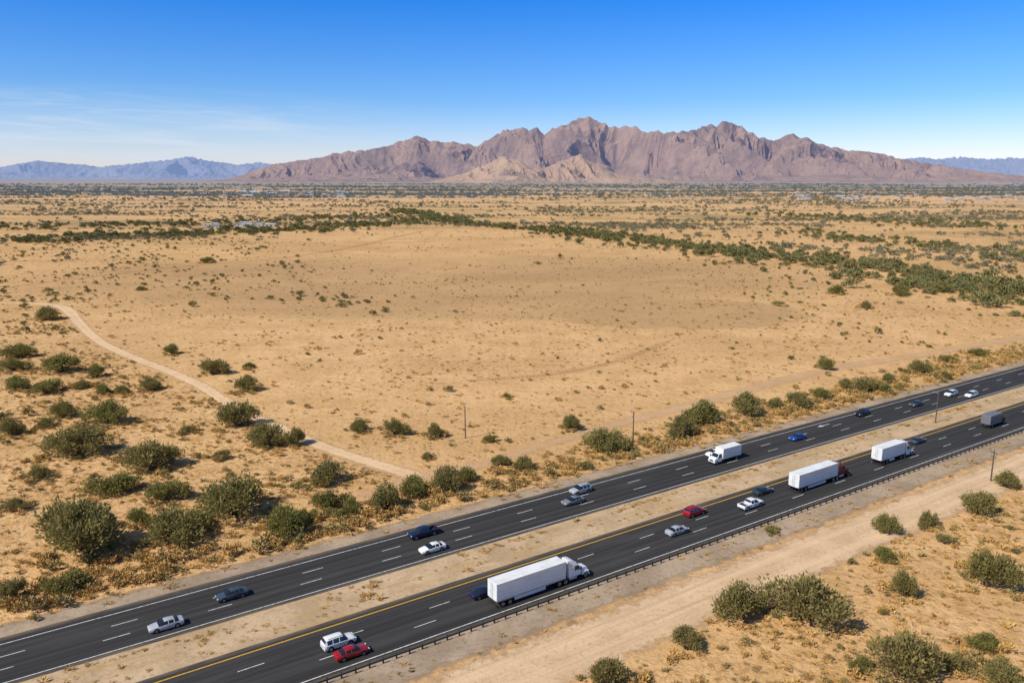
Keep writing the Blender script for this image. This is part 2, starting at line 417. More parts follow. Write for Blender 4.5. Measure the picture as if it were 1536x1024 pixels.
M_far = rock('distant_mountain_rock', (.12, .11, .12), (.10, .095, .105), (.14, .13, .13), (.25, .37, .66), .66)
LEFT = [(-500, 255), (-300, 243), (-100, 250), (0, 252), (40, 246), (72, 240), (110, 246), (150, 250), (200, 247), (250, 239), (290, 235), (322, 241), (352, 247), (385, 242), (420, 247), (480, 256), (540, 262)]
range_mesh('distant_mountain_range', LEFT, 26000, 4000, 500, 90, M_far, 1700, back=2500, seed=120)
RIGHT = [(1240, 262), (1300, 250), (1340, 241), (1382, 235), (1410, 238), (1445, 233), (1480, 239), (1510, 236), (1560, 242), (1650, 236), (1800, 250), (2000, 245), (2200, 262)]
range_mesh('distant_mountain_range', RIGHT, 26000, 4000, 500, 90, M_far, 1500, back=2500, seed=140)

# ---------------------------------------------------------------- vegetation
def leaf_mat(name, ca, cb, cc, trans=.25, haze=0):
    m, nb, p = new_mat(name)
    at = nb.node('ShaderNodeAttribute'); at.attribute_name = 'tint'
    oi = nb.node('ShaderNodeObjectInfo')
    c = nb.mix(at.outputs['Fac'], (*ca, 1), (*cb, 1))
    c = nb.mix(nb.math('MULTIPLY', oi.outputs['Random'], .75), c, (*cc, 1))
    out = nb.N['Material Output']
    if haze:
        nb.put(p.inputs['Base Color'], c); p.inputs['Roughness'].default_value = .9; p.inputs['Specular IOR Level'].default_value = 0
        p.inputs['Emission Color'].default_value = (.32, .40, .60, 1); p.inputs['Emission Strength'].default_value = haze  # distance haze painted in: leaves emit a faint blue
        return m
    nb.N.remove(p)
    df = nb.node('ShaderNodeBsdfDiffuse'); nb.put(df.inputs[0], c)
    if trans:
        tr = nb.node('ShaderNodeBsdfTranslucent'); nb.put(tr.inputs[0], c)
        mx = nb.node('ShaderNodeMixShader'); mx.inputs[0].default_value = trans
        nb.L.new(df.outputs[0], mx.inputs[1]); nb.L.new(tr.outputs[0], mx.inputs[2]); nb.L.new(mx.outputs[0], out.inputs[0])
    else: nb.L.new(df.outputs[0], out.inputs[0])
    return m
M_leaf = leaf_mat('creosote_leaves', (.15, .145, .045), (.36, .325, .10), (.31, .25, .10), .36)
M_leafd = leaf_mat('mesquite_leaves', (.13, .125, .045), (.27, .24, .085), (.26, .20, .085), .3)
M_gold = leaf_mat('dry_grass', (.44, .26, .075), (.66, .42, .15), (.42, .27, .10), 0)
M_dry = leaf_mat('dry_bursage', (.29, .19, .07), (.45, .31, .13), (.28, .24, .09), 0)
M_wash = leaf_mat('wash_tree_leaves', (.12, .13, .05), (.235, .225, .085), (.24, .20, .09), 0)
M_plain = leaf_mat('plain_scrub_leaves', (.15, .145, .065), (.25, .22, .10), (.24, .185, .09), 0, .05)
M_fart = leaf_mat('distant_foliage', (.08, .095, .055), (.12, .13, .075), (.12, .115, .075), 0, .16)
M_bark = simple('bark', (.18, .135, .09), .9, var=.3, spec=.1)
def quads_mesh(name, V, tint, mats, branches=None):
    n = len(V); v = V.reshape(-1, 3)
    nv = len(v); bv = []; bf = []
    if branches:
        for (a, b, ra, rb) in branches:
            a = Vector(a); b = Vector(b); d = (b - a).normalized(); x = d.orthogonal().normalized(); y = d.cross(x)
            k = nv + len(bv)
            for (p, r) in ((a, ra), (b, rb)):
                for j in range(5):
                    an = j * 2 * math.pi / 5; q = p + x * r * math.cos(an) + y * r * math.sin(an); bv.append(tuple(q))
            for j in range(5): bf.append((k + j, k + (j + 1) % 5, k + 5 + (j + 1) % 5, k + 5 + j))
    allv = v.tolist() + bv
    faces = np.arange(n * 4).reshape(-1, 4).tolist() + bf
    me = bpy.data.meshes.new(name); me.from_pydata(allv, [], faces)
    for m in mats: me.materials.append(m)
    mi = np.zeros(len(faces), np.int32); mi[n:] = 1 if len(mats) > 1 else 0
    me.polygons.foreach_set('material_index', mi)
    at = me.attributes.new('tint', 'FLOAT', 'POINT')
    t = np.concatenate([np.repeat(tint, 4), np.full(len(bv), .3)]).astype(np.float32)
    at.data.foreach_set('value', t); me.update()
    return me
def bush_mesh(name, seed, ncl, nleaf, leaf, mats, flat=.62, spread=.36, limbs=True, cr0=.07, cr1=.15):
    r = np.random.default_rng(seed); Vs = []; T = []; br = []
    lean = r.uniform(-.06, .06, 2); anis = r.uniform(.75, 1.3)
    lob = r.uniform(0, 6.28)
    for c in range(ncl):
        an = r.uniform(0, 2 * math.pi)
        sp_ = spread * (1 + .28 * math.sin(2 * an + lob) + .18 * math.sin(3 * an + lob * 2))
        rr = math.sqrt(r.uniform(0, 1)) * sp_
        h = flat * (.18 + .62 * math.sqrt(max(0, 1 - (rr / (sp_ * 1.12)) ** 2)) * r.uniform(.35, 1.15))
        cen = np.array([math.cos(an) * rr * anis + lean[0], math.sin(an) * rr / anis + lean[1], h * .88])
        cr = r.uniform(cr0, cr1); nl = int(nleaf * (cr / .11) ** 1.5)
        d = r.normal(size=(nl, 3)); d /= np.linalg.norm(d, axis=1)[:, None]
        rad = cr * r.uniform(.15, 1, nl) ** .5
        stray = r.random(nl) < .28; rad[stray] *= r.uniform(1.1, 2.0, stray.sum())
        P = cen + d * rad[:, None] * np.array([1, 1, .9]); P[:, 2] = np.maximum(P[:, 2], .012)
        out = d * .6 + np.array([0, 0, .55]) + r.normal(size=(nl, 3)) * .5 + (P - np.array([0, 0, .1])) * .9
        out /= np.linalg.norm(out, axis=1)[:, None]
        side = np.cross(out, r.normal(size=(nl, 3))); side /= np.linalg.norm(side, axis=1)[:, None] + 1e-6
        ll = leaf * r.uniform(.7, 1.7, nl)[:, None]; lw = ll * .32
        V = np.stack([P - side * lw * .6, P + out * ll * .4 - side * lw, P + out * ll * 1.3, P + out * ll * .5 + side * lw], 1)
        Vs.append(V); T.append(np.clip(r.uniform(0, 1) * .6 + r.uniform(0, .5, nl), 0, 1))
        if limbs:
            b0 = np.array([cen[0] * .08, cen[1] * .08, -.02]); mid = cen * np.array([.45, .45, .5]) + r.normal(size=3) * .015
            br.append((b0, mid, .010, .006)); br.append((mid, cen, .006, .003))
            for _ in range(3):
                e = cen + r.normal(size=3) * cr * .7; br.append((mid * .4 + cen * .6, e, .003, .0012))
    return quads_mesh(name, np.concatenate(Vs), np.concatenate(T), mats, br if limbs else None)
def tuft_mesh(name, seed, n, mats, h=.6, w=.05, splay=.8):
    r = np.random.default_rng(seed)
    an = r.uniform(0, 2 * math.pi, n); base = np.stack([np.cos(an), np.sin(an), an * 0], 1) * r.uniform(0, .3, n)[:, None]
    d = np.stack([np.cos(an) * splay, np.sin(an) * splay, np.ones(n)], 1) + r.normal(size=(n, 3)) * .35
    d[:, 2] = np.abs(d[:, 2]); d /= np.linalg.norm(d, axis=1)[:, None]
    L = h * r.uniform(.5, 1, n)[:, None]; side = np.stack([-np.sin(an), np.cos(an), an * 0], 1) * w
    mid = base + d * L * .55; tip = base + d * L * np.array([1, 1, .85])
    V = np.stack([base - side * .6, mid - side, tip, mid + side], 1)
    return quads_mesh(name, V, r.uniform(0, 1, n), mats)
def src(meshes, name):
    c = bpy.data.collections.new(name)
    for i, m in enumerate(meshes):
        o = bpy.data.objects.new('%s_variant_%02d' % (name, i), m); c.objects.link(o)
    return c
def scatter(name, x, y, size, coll, nvar, hscale=None):
    n = len(x); z = hz(x, y) - .03
    me = bpy.data.meshes.new(name); me.vertices.add(n)
    me.vertices.foreach_set('co', np.stack([x, y, z], 1).astype(np.float32).ravel())
    a = me.attributes.new('rot', 'FLOAT_VECTOR', 'POINT')
    rot = np.zeros((n, 3), np.float32); rot[:, 2] = RNG.uniform(0, 6.28, n); a.data.foreach_set('vector', rot.ravel())
    a = me.attributes.new('scl', 'FLOAT_VECTOR', 'POINT')
    hs = RNG.uniform(.7, 1.25, n) if hscale is None else hscale
    sc = np.stack([size, size * RNG.uniform(.75, 1.25, n), size * hs], 1).astype(np.float32); a.data.foreach_set('vector', sc.ravel())
    a = me.attributes.new('vid', 'INT', 'POINT'); a.data.foreach_set('value', RNG.integers(0, nvar, n).astype(np.int32))
    o = link(bpy.data.objects.new(name, me))
    ng = bpy.data.node_groups.new(name + '_nodes', 'GeometryNodeTree')
    ng.interface.new_socket('Geometry', in_out='INPUT', socket_type='NodeSocketGeometry')
    ng.interface.new_socket('Geometry', in_out='OUTPUT', socket_type='NodeSocketGeometry')
    N = ng.nodes; L = ng.links
    gi = N.new('NodeGroupInput'); go = N.new('NodeGroupOutput'); ip = N.new('GeometryNodeInstanceOnPoints')
    ci = N.new('GeometryNodeCollectionInfo'); ci.inputs['Collection'].default_value = coll
    ci.inputs['Separate Children'].default_value = True; ci.inputs['Reset Children'].default_value = True
    def na(nm, t):
        k = N.new('GeometryNodeInputNamedAttribute'); k.data_type = t; k.inputs['Name'].default_value = nm
        return [s for s in k.outputs if s.enabled and s.name == 'Attribute'][0]
    L.new(gi.outputs[0], ip.inputs['Points']); L.new(ci.outputs[0], ip.inputs['Instance'])
    ip.inputs['Pick Instance'].default_value = True
    L.new(na('vid', 'INT'), ip.inputs['Instance Index']); L.new(na('rot', 'FLOAT_VECTOR'), ip.inputs['Rotation']); L.new(na('scl', 'FLOAT_VECTOR'), ip.inputs['Scale'])
    L.new(ip.outputs[0], go.inputs[0])
    md = o.modifiers.new('scatter', 'NODES'); md.node_group = ng
    return o
big = [bush_mesh('creosote_mesh_%d' % i, 100 + i, 44, 100, .033, [M_leaf, M_bark], spread=.38) for i in range(8)]
medm = [bush_mesh('scrub_mesh_%d' % i, 200 + i, 14, 40, .062, [M_leaf if i % 3 else M_leafd, M_bark]) for i in range(5)]
dry = [bush_mesh('bursage_mesh_%d' % i, 300 + i, 8, 24, .09, [M_dry], flat=.5, limbs=False) for i in range(3)]
goldb = [bush_mesh('goldbush_mesh_%d' % i, 320 + i, 8, 26, .085, [M_gold], flat=.5, limbs=False) for i in range(3)]
tuf = [tuft_mesh('tuft_mesh_%d' % i, 400 + i, 26, [M_gold if i < 4 else M_dry]) for i in range(5)]
treem = [bush_mesh('wash_mesh_%d' % i, 500 + i, 12, 28, .09, [M_wash], flat=.62, limbs=False) for i in range(4)]
plm = [bush_mesh('plain_mesh_%d' % i, 560 + i, 7, 13, .15, [M_plain], flat=.5, limbs=False) for i in range(3)]
fart = [bush_mesh('fartree_mesh_%d' % i, 600 + i, 7, 11, .18, [M_fart], flat=.5, limbs=False) for i in range(3)]
C_med = src(medm, 'desert_shrub'); C_dry = src(dry + goldb, 'dry_shrub'); C_tuf = src(tuf, 'grass_tuft'); C_tree = src(treem, 'wash_tree'); C_far = src(fart, 'far_tree'); C_plain = src(plm, 'plain_shrub')
C_gold = src(goldb + dry[:2], 'golden_shrub')

def seg_dist(x, y, pts):
    d = np.full(len(x), 1e9)
    for (a, b) in zip(pts[:-1], pts[1:]):
        ax, ay = a; bx, by = b; vx, vy = bx - ax, by - ay; l2 = vx * vx + vy * vy
        t = np.clip(((x - ax) * vx + (y - ay) * vy) / l2, 0, 1)
        d = np.minimum(d, np.hypot(x - ax - t * vx, y - ay - t * vy))
    return d
def clear(x, y, m=0):
    s, q = to_sq(x, y)
    ok = (q < 90.5) | (q > 128.5) | ((q > 106.3) & (q < 113.3))
    ok &= ~((q > 74) & (q < 85))
    ok &= seg_dist(x, y, path_w) > 3.2 + m; ok &= seg_dist(x, y, path2_w) > 3.6 + m
    return ok
def inview(x, y, mx=30):
    return (y > 60) & (np.abs(x) < y * .72 + mx)
def sample(n, s0, s1, q0, q1):
    x, y = to_xy(RNG.uniform(s0, s1, n), RNG.uniform(q0, q1, n)); k = inview(x, y)
    return x[k], y[k]
BUSH = [(85,562,60,28),(22,538,50,22),(15,557,40,20),(143,566,30,20),(120,583,25,12),(150,592,30,15),(65,592,45,22),(20,585,40,20),(225,586,36,18),(92,628,38,26),(158,640,62,36),(15,655,40,26),(65,642,30,14),
(355,645,55,38),(315,565,42,26),(368,590,38,26),(257,533,24,16),(395,675,56,38),(440,672,32,30),(100,690,95,45),(220,712,88,44),(160,746,75,28),(240,757,62,32),(345,782,100,62),(110,843,140,82),(250,822,95,50),
(205,790,40,25),(425,810,70,48),(487,730,56,34),(485,768,40,30),(578,768,52,42),(668,742,44,44),(622,747,56,28),(536,650,28,20),(592,655,34,26),(652,657,28,22),(290,800,55,30),(90,895,70,30),(12,905,40,35),(525,775,34,25),
(856,648,34,24),(910,682,66,34),(1025,660,44,36),(1052,640,60,34),(1122,628,54,36),(1240,556,26,18),(1300,590,40,24),(1383,563,36,22),(735,665,18,12),(65,482,40,20),(1355,445,40,16),(1255,443,24,14),(1300,465,20,12),
(1200,614,46,22),(1165,616,30,18),(785,707,36,20),(1335,575,22,14),(372,555,18,10),(1220,947,118,68),(1115,937,80,56),(1370,1034,110,74),(1030,980,42,36),(1490,890,80,62),(1360,900,40,44),(1478,778,54,36),(1332,804,40,30),
(1395,795,34,26),(1330,842,36,20),(1515,735,40,26),(915,1036,60,42),(1512,1040,70,40),(1415,440,36,16),(310,395,20,9),(210,437,14,7),(760,598,14,8),(1120,605,20,12),
(1270,585,26,16),(1235,600,34,16),(1425,545,26,12),(1470,535,30,12),(750,700,30,16),(700,725,36,22),(455,790,40,24),(640,690,20,10),(1440,1010,50,24),(1290,1010,36,22),(1160,800,22,10),(1480,980,46,26),(180,590,24,12),(55,720,40,18),(20,770,36,20),(330,690,26,14),(280,650,22,10)]
for i, (u, v, wp, hp) in enumerate(BUSH):
    x, y = G(u, v - .06 * hp)
    dep = y * CP + H * SP
    wd = wp / 1200 * dep * .95; hh = hp / 1200 * dep
    o = link(bpy.data.objects.new('creosote_bush', big[i % 8]))
    y += wd * .22
    o.location = (x, y, float(hz(x, y)) - .05); o.rotation_euler = (0, 0, rnd.uniform(0, 6.28))
    o.scale = (wd, wd * rnd.uniform(.85, 1.1), max(hh * 1.0, wd * .38) / .58)
# dry growth around the feet of the big bushes
fx = []; fy = []
for (u, v, wp, hp) in BUSH:
    x0, y0 = G(u, v - .06 * hp); wd = wp / 1200 * (y0 * CP + H * SP); k = int(min(40, 3 + wd * 2.2))
    an = RNG.uniform(0, 6.28, k); rr = wd * RNG.uniform(.25, .75, k); fx.append(x0 + np.cos(an) * rr); fy.append(y0 + wd * .22 + np.sin(an) * rr)
fx = np.concatenate(fx); fy = np.concatenate(fy); k = clear(fx, fy, -1); fx, fy = fx[k], fy[k]
scatter('bush_foot_scrub', fx, fy, np.clip(RNG.lognormal(.35, .4, len(fx)), .7, 3), C_dry, 6)
# medium scrub
def cat(*l): return np.concatenate([a for a, _ in l]), np.concatenate([b for _, b in l])
x, y = sample(60000, -420, 700, -20, 900)
s, q = to_sq(x, y); LZ = left_zone(x, y)
cl = pn(x / 45, y / 45, 50) + .5 * pn(x / 15, y / 15, 51); r = RNG.random(len(x))
dens = np.where(LZ, .18, .012)
dens = np.where((q < 74), .10, dens); dens = np.where((q > 128) & (q < 139) & (x > -60), .22, dens)
dens = np.where((y > 400) & (x < -60 - (y - 400) * .45), .15, dens)
dens = np.where((y > 260) & (x > 100 + (y - 260) * .15), .12, dens)
dens = np.where((q > 86) & (q < 129), 0, dens)
k = (r < dens * np.clip(.55 + cl * 1.8, .05, 2)) & clear(x, y, 1.5)
x, y = x[k], y[k]
scatter('desert_scrub', x, y, np.clip(RNG.lognormal(.7, .5, len(x)), .8, 5.5), C_med, 5)
# dry / golden shrubs
x, y = sample(100000, -350, 600, -10, 520)
s, q = to_sq(x, y); LZ = left_zone(x, y); cl = pn(x / 22, y / 22, 60) + .6 * pn(x / 7, y / 7, 61); r = RNG.random(len(x))
dens = np.where(LZ, .44, .05); dens = np.where(q < 74, .40, dens); dens = np.where((q > 130.5) & (q < 146), .5, dens)
dens = np.where((q > 86) & (q < 130.5), 0, dens)
k = (r < dens * np.clip(.5 + cl * 2, .03, 2)) & clear(x, y)
x, y = x[k], y[k]
scatter('dry_scrub', x, y, np.clip(RNG.lognormal(.1, .42, len(x)), .6, 2.8), C_dry, 6)
# golden verge shrubs by the highway
n = 2200; s = RNG.uniform(-120, 700, n); q = 132.5 + np.abs(RNG.normal(0, 6.5, n)); x, y = to_xy(s, q)
k = clear(x, y, .5) & (pn(s / 18, q / 6, 9) > -.25) & inview(x, y); x, y = x[k], y[k]
scatter('golden_verge_scrub', x, y, RNG.uniform(1.2, 3.6, len(x)), C_gold, 5)
# tufts
x1, y1 = sample(80000, -260, 420, 0, 330); s, q = to_sq(x1, y1); LZ = left_zone(x1, y1)
cl = pn(x1 / 14, y1 / 14, 70) + .6 * pn(x1 / 4, y1 / 4, 71); r = RNG.random(len(x1))
dens = np.where(LZ, .65, .12); dens = np.where(q < 74, .85, dens); dens = np.where((q > 128) & (q < 148), .8, dens)
dens = np.where((q >= 74) & (q < 90.5), .05, dens)
k = (r < dens * np.clip(.5 + cl * 1.8, .02, 1.6)) & clear(x1, y1)
x1, y1 = x1[k], y1[k]
z1 = np.clip(RNG.lognormal(.05, .35, len(x1)), .5, 2.2)
n = 7000; s = RNG.uniform(-120, 600, n); q = np.where(RNG.random(n) < .6, RNG.normal(112.3, .6, n), RNG.uniform(106.5, 113, n)); q[:2200] = RNG.normal(88.3, 1.3, 2200)
x2, y2 = to_xy(s, q); k = (pn(s / 16, q / 1.8, 77) > .12) & (((q > 106.2) & (q < 113.4)) | (q < 90.6)); x2, y2 = x2[k], y2[k]
z2 = RNG.uniform(.35, .95, len(x2))
scatter('dry_grass', np.concatenate([x1, x2]), np.concatenate([y1, y2]), np.concatenate([z1, z2]), C_tuf, 5)
# small scrub dots across the open field
x, y = sample(36000, -200, 1100, 150, 1000); cl = pn(x / 90, y / 60, 80); r = RNG.random(len(x))
k = (r < np.clip(.18 + cl * .5, .05, .6)) & clear(x, y); x, y = x[k], y[k]
scatter('field_scrub', x, y, np.clip(RNG.lognormal(.0, .45, len(x)), .5, 3.2), C_dry, 6)
# tree lines along the dry washes
def along(pts, n, sig, taper=None):
    P = np.array([G(*p) for p in pts]); seg = np.hypot(*(P[1:] - P[:-1]).T); cum = np.concatenate([[0], np.cumsum(seg)])
    t = RNG.random(n) * cum[-1]; i = np.clip(np.searchsorted(cum, t) - 1, 0, len(seg) - 1)
    f = (t - cum[i]) / seg[i]; p = P[i] * (1 - f)[:, None] + P[i + 1] * f[:, None]
    sg = sig * (1 + .6 * pn(t / 60, t * 0, 5))
    x = p[:, 0] + RNG.normal(0, 1, n) * sg; y = p[:, 1] + RNG.normal(0, 1, n) * sg
    k = pn(x / 35, y / 25, 33) > -.22
    return x[k], y[k]
L = []
L.append(along([(600, 316), (700, 336), (780, 343), (860, 350), (960, 361), (1080, 374), (1250, 392), (1400, 413), (1536, 436), (1700, 462)], 1500, 13))
L.append(along([(860, 352), (1080, 379), (1250, 402), (1400, 425), (1536, 450)], 380, 26))
L.append(along([(-200, 372), (0, 364), (150, 357), (300, 351), (450, 345), (560, 337), (640, 330)], 1100, 28))
L.append(along([(-200, 345), (0, 342), (200, 338), (420, 332), (600, 322)], 500, 40))
L.append(along([(1180, 345), (1300, 362), (1420, 372), (1600, 388)], 260, 24))
L.append(along([(1150, 300 + 20), (1300, 330), (1536, 345)], 300, 40))
L.append(along([(1340, 415), (1440, 435), (1536, 470), (1600, 480)], 150, 18))
x, y = cat(*L)
scatter('wash_tree_line', x, y, np.clip(RNG.lognormal(1.8, .33, len(x)), 2.6, 11), C_tree, 4)
# scattered plain scrub and distant belts
n = 110000; yy = np.exp(RNG.uniform(math.log(560), math.log(3600), n)); xx = RNG.uniform(-.75, .75, n) * yy
cl = pn(xx / 520, yy / 130, 90) + .55 * pn(xx / 150, yy / 60, 91) + .3 * pn(xx / 60, yy / 30, 92); r = RNG.random(n)
bias = np.where(xx > yy * .1, .08, 0) + sst(yy, 1200, 3000) * .05
k = (r < np.clip((cl + bias - .12) * 1.5, .02, .6) * np.where(yy < 1000, .45, .75)) & ~((yy < 1050) & (np.abs(xx + 20) < 330 - (yy - 620) * .5))
x, y = xx[k][:24000], yy[k][:24000]
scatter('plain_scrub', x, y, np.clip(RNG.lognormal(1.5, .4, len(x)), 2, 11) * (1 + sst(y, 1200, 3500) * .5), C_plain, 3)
n = 24000; yy = np.exp(RNG.uniform(math.log(2500), math.log(7500), n)); xx = RNG.uniform(-.75, .75, n) * yy
cl = pn(xx / 1600, yy / 350, 95) + .5 * pn(xx / 500, yy / 200, 96); k = RNG.random(n) < np.clip(.16 + cl * 1.7, .02, .9); x, y = xx[k], yy[k]
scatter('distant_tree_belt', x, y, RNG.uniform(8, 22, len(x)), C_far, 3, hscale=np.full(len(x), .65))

# ---------------------------------------------------------------- mesh builder for made objects
class MB:
    def __init__(s): s.v = []; s.f = []; s.m = []
    def face(s, idx, m): s.f.append(tuple(idx)); s.m.append(m)
    def box(s, x0, x1, y0, y1, z0, z1, m=0, tx=0, ty=0):
        k = len(s.v)
        s.v += [(x0, y0, z0), (x1, y0, z0), (x1, y1, z0), (x0, y1, z0), (x0 + tx, y0 + ty, z1), (x1 - tx, y0 + ty, z1), (x1 - tx, y1 - ty, z1), (x0 + tx, y1 - ty, z1)]
        for q in ((0, 3, 2, 1), (4, 5, 6, 7), (0, 1, 5, 4), (1, 2, 6, 5), (2, 3, 7, 6), (3, 0, 4, 7)): s.face([k + i for i in q], m)
    def prism(s, poly, y0, y1, m=0, inset=None):
        k = len(s.v); n = len(poly)
        for yv in (y0, y1):
            for i, (x, z) in enumerate(poly):
                dy = inset[i] if inset else 0
                s.v.append((x, yv + (dy if yv < 0 else -dy), z))
        s.face([k + i for i in range(n)], m); s.face([k + n + i for i in reversed(range(n))], m)
        for i in range(n): j = (i + 1) % n; s.face([k + j, k + i, k + n + i, k + n + j], m)
    def cyl(s, c, r, l, ax='y', seg=18, m=0, r2=None):
        k = len(s.v); r2 = r if r2 is None else r2
        for e, rr in ((-.5, r), (.5, r2)):
            for i in range(seg):
                a = 2 * math.pi * i / seg; p = [math.cos(a) * rr, math.sin(a) * rr]
                if ax == 'y': s.v.append((c[0] + p[0], c[1] + e * l, c[2] + p[1]))
                elif ax == 'z': s.v.append((c[0] + p[0], c[1] + p[1], c[2] + e * l))
                else: s.v.append((c[0] + e * l, c[1] + p[0], c[2] + p[1]))
        s.face([k + i for i in reversed(range(seg))], m); s.face([k + seg + i for i in range(seg)], m)
        for i in range(seg): j = (i + 1) % seg; s.face([k + i, k + j, k + seg + j, k + seg + i], m)
    def wheel(s, x, y, r, w, mt, mr):
        s.cyl((x, y, r), r, w, 'y', 20, mt); sg = 1 if y > 0 else -1
        s.cyl((x, y + sg * (w / 2 + .005), r), r * .62, .03, 'y', 14, mr)
        s.cyl((x, y + sg * (w / 2 + .03), r), r * .18, .03, 'y', 8, mt)
    def loft(s, st, fmat):
        rings = []
        for (x, w, zb, zbelt, zt, wt) in st:
            ze = max(zbelt + .006, zt - .05)
            half = [(0, zb), (w * .88, zb), (w * .98, zb + .14), (w, (zb + zbelt) / 2), (w * .985, zbelt - .06), (w * .94, zbelt), (wt, ze), (wt * .85, zt), (0, zt + .025)]
            ring = half + [(-a, b) for a, b in half[-2:0:-1]]
            k = len(s.v); s.v += [(x, a, b) for a, b in ring]; rings.append(k)
        n = 16
        for i in range(len(rings) - 1):
            for j in range(n):
                a = rings[i]; b = rings[i + 1]; j2 = (j + 1) % n
                jj = j if j < 8 else 15 - j
                s.face((a + j, a + j2, b + j2, b + j), fmat(i, jj))
        s.face([rings[0] + i for i in range(n)], 0); s.face([rings[-1] + i for i in reversed(range(n))], 0)
    def build(s, name, mats, parent=None, bevel=0, smooth=True):
        me = bpy.data.meshes.new(name); me.from_pydata(s.v, [], s.f)
        for m in mats: me.materials.append(m)
        me.polygons.foreach_set('material_index', np.array(s.m, np.int32))
        if smooth:
            me.polygons.foreach_set('use_smooth', np.full(len(s.f), True)); me.set_sharp_from_angle(angle=math.radians(32))
        me.update()
        import bmesh
        bm = bmesh.new(); bm.from_mesh(me); bmesh.ops.recalc_face_normals(bm, faces=bm.faces); bm.to_mesh(me); bm.free()
        o = link(bpy.data.objects.new(name, me), parent)
        if bevel:
            b = o.modifiers.new('bevel', 'BEVEL'); b.width = bevel; b.segments = 2; b.limit_method = 'ANGLE'
        return o
M_glass = simple('vehicle_glass', (.015, .018, .022), .08, spec=.8, var=.05)
M_tyre = simple('tyre_rubber', (.02, .02, .02), .85, spec=.2)
M_rim = simple('wheel_alloy', (.45, .45, .46), .35, .8)
M_trim = simple('black_trim', (.025, .025, .027), .6, spec=.3)
M_chrome = simple('brushed_metal', (.6, .6, .6), .25, .9)
M_red = simple('tail_light_lens', (.35, .012, .01), .3)
M_head = simple('headlight_lens', (.75, .76, .74), .15)
PAINT = {k: simple('car_paint_' + k, c, .32, .0 if k in ('white', 'trailer_white') else .25, .5, .03, .6) for k, c in dict(
    white=(.78, .78, .77), silver=(.50, .51, .52), grey=(.22, .23, .24), slate=(.06, .085, .11), navy=(.015, .025, .07), black=(.012, .012, .014), blue=(.012, .08, .42),
    red=(.42, .012, .015), teal=(.03, .06, .075), darkred=(.22, .015, .015)).items()}
def mk_trailer_mat():
    m, nb, p = new_mat('trailer_panel')
    o = nb.node('ShaderNodeTexCoord').outputs['Object']
    n = nb.noise(nb.scale(o, (.4, 1, 3)), 1, 5, .6)
    nb.put(p.inputs['Base Color'], nb.mix(nb.math('MULTIPLY', nb.mapr(n, .38, .75), .6), (.74, .75, .73, 1), (.50, .50, .47, 1)))
    p.inputs['Roughness'].default_value = .45
    return m
M_trailer = mk_trailer_mat(); M_dbox = simple('grey_box_panel', (.16, .16, .17), .6)
def base(name, s, q, d):
    o = bpy.data.objects.new(name, None); link(o); x, y = to_xy(s, q)
    o.location = (x, y, .045); o.rotation_euler = (0, 0, TH + (math.pi if d < 0 else 0) + rnd.uniform(-.006, .006)); o.empty_display_size = .5
    return o
def finish_car(o, L, W, wx, r, lights, zl, rearz):
    wb = MB()
    for x in wx:
        for sg in (-1, 1):
            wb.cyl((x, sg * (W - .13), r + .05), r + .07, .27, 'y', 20, 0)
            wb.wheel(x, sg * (W - .09), r, .22, 1, 2)
    wb.build('wheels', [M_trim, M_tyre, M_rim], o)
    lb = MB()
    for sg in (-1, 1):
        y = sg * (W - .28)
        lb.box(L - .10, L + .012, y - .17, y + .17, zl - .07, zl + .07, 0)
        lb.box(-L - .012, -L + .10, y - .17, y + .17, rearz - .09, rearz + .07, 1)
        lb.box(.62, .82, sg * (W + .09) - .09, sg * (W + .09) + .09, 1.0 if W < .95 else 1.2, 1.13 if W < .95 else 1.38, 2)
    lb.box(L - .05, L + .015, -.42, .42, zl - .2, zl - .05, 2)
    lb.box(L - .02, L + .02, -.25, .25, zl - .36, zl - .24, 3); lb.box(-L - .02, -L + .02, -.25, .25, rearz - .34, rearz - .2, 3)
    for sg in (-1, 1): lb.box(-.15, .02, sg * (W + .0) - .012, sg * (W + .0) + .012, .78, .82, 2)
    lb.build('lights_and_trim', [M_head, M_red, M_trim, M_chrome], o, .015)
def sedan(s, q, d, col):
    o = base('sedan_car', s, q, d); m = MB()
    st = [(-2.42, .70, .38, .80, .82, .58), (-2.34, .84, .26, .93, .96, .68), (-1.95, .90, .20, .98, 1.03, .72), (-1.72, .91, .20, .99, 1.05, .72), (-1.12, .92, .19, .98, 1.37, .60), (-.98, .92, .19, .98, 1.41, .60), (-.30, .92, .18, .96, 1.45, .61), (-.20, .92, .18, .96, 1.45, .61),
          (.32, .92, .18, .95, 1.41, .60), (1.12, .91, .19, .93, .98, .74), (1.75, .90, .20, .84, .90, .72), (2.15, .86, .22, .76, .80, .66), (2.36, .76, .28, .66, .69, .56), (2.44, .62, .34, .56, .58, .45)]
    def fm(i, j):
        if j == 5 and i in (3, 5, 7, 8): return 1
        if j in (6, 7) and i in (3, 8): return 1
        return 0
    m.loft(st, fm); m.build('body', [PAINT[col], M_glass], o); finish_car(o, 2.38, .92, (-1.42, 1.45), .33, 0, .66, .82)
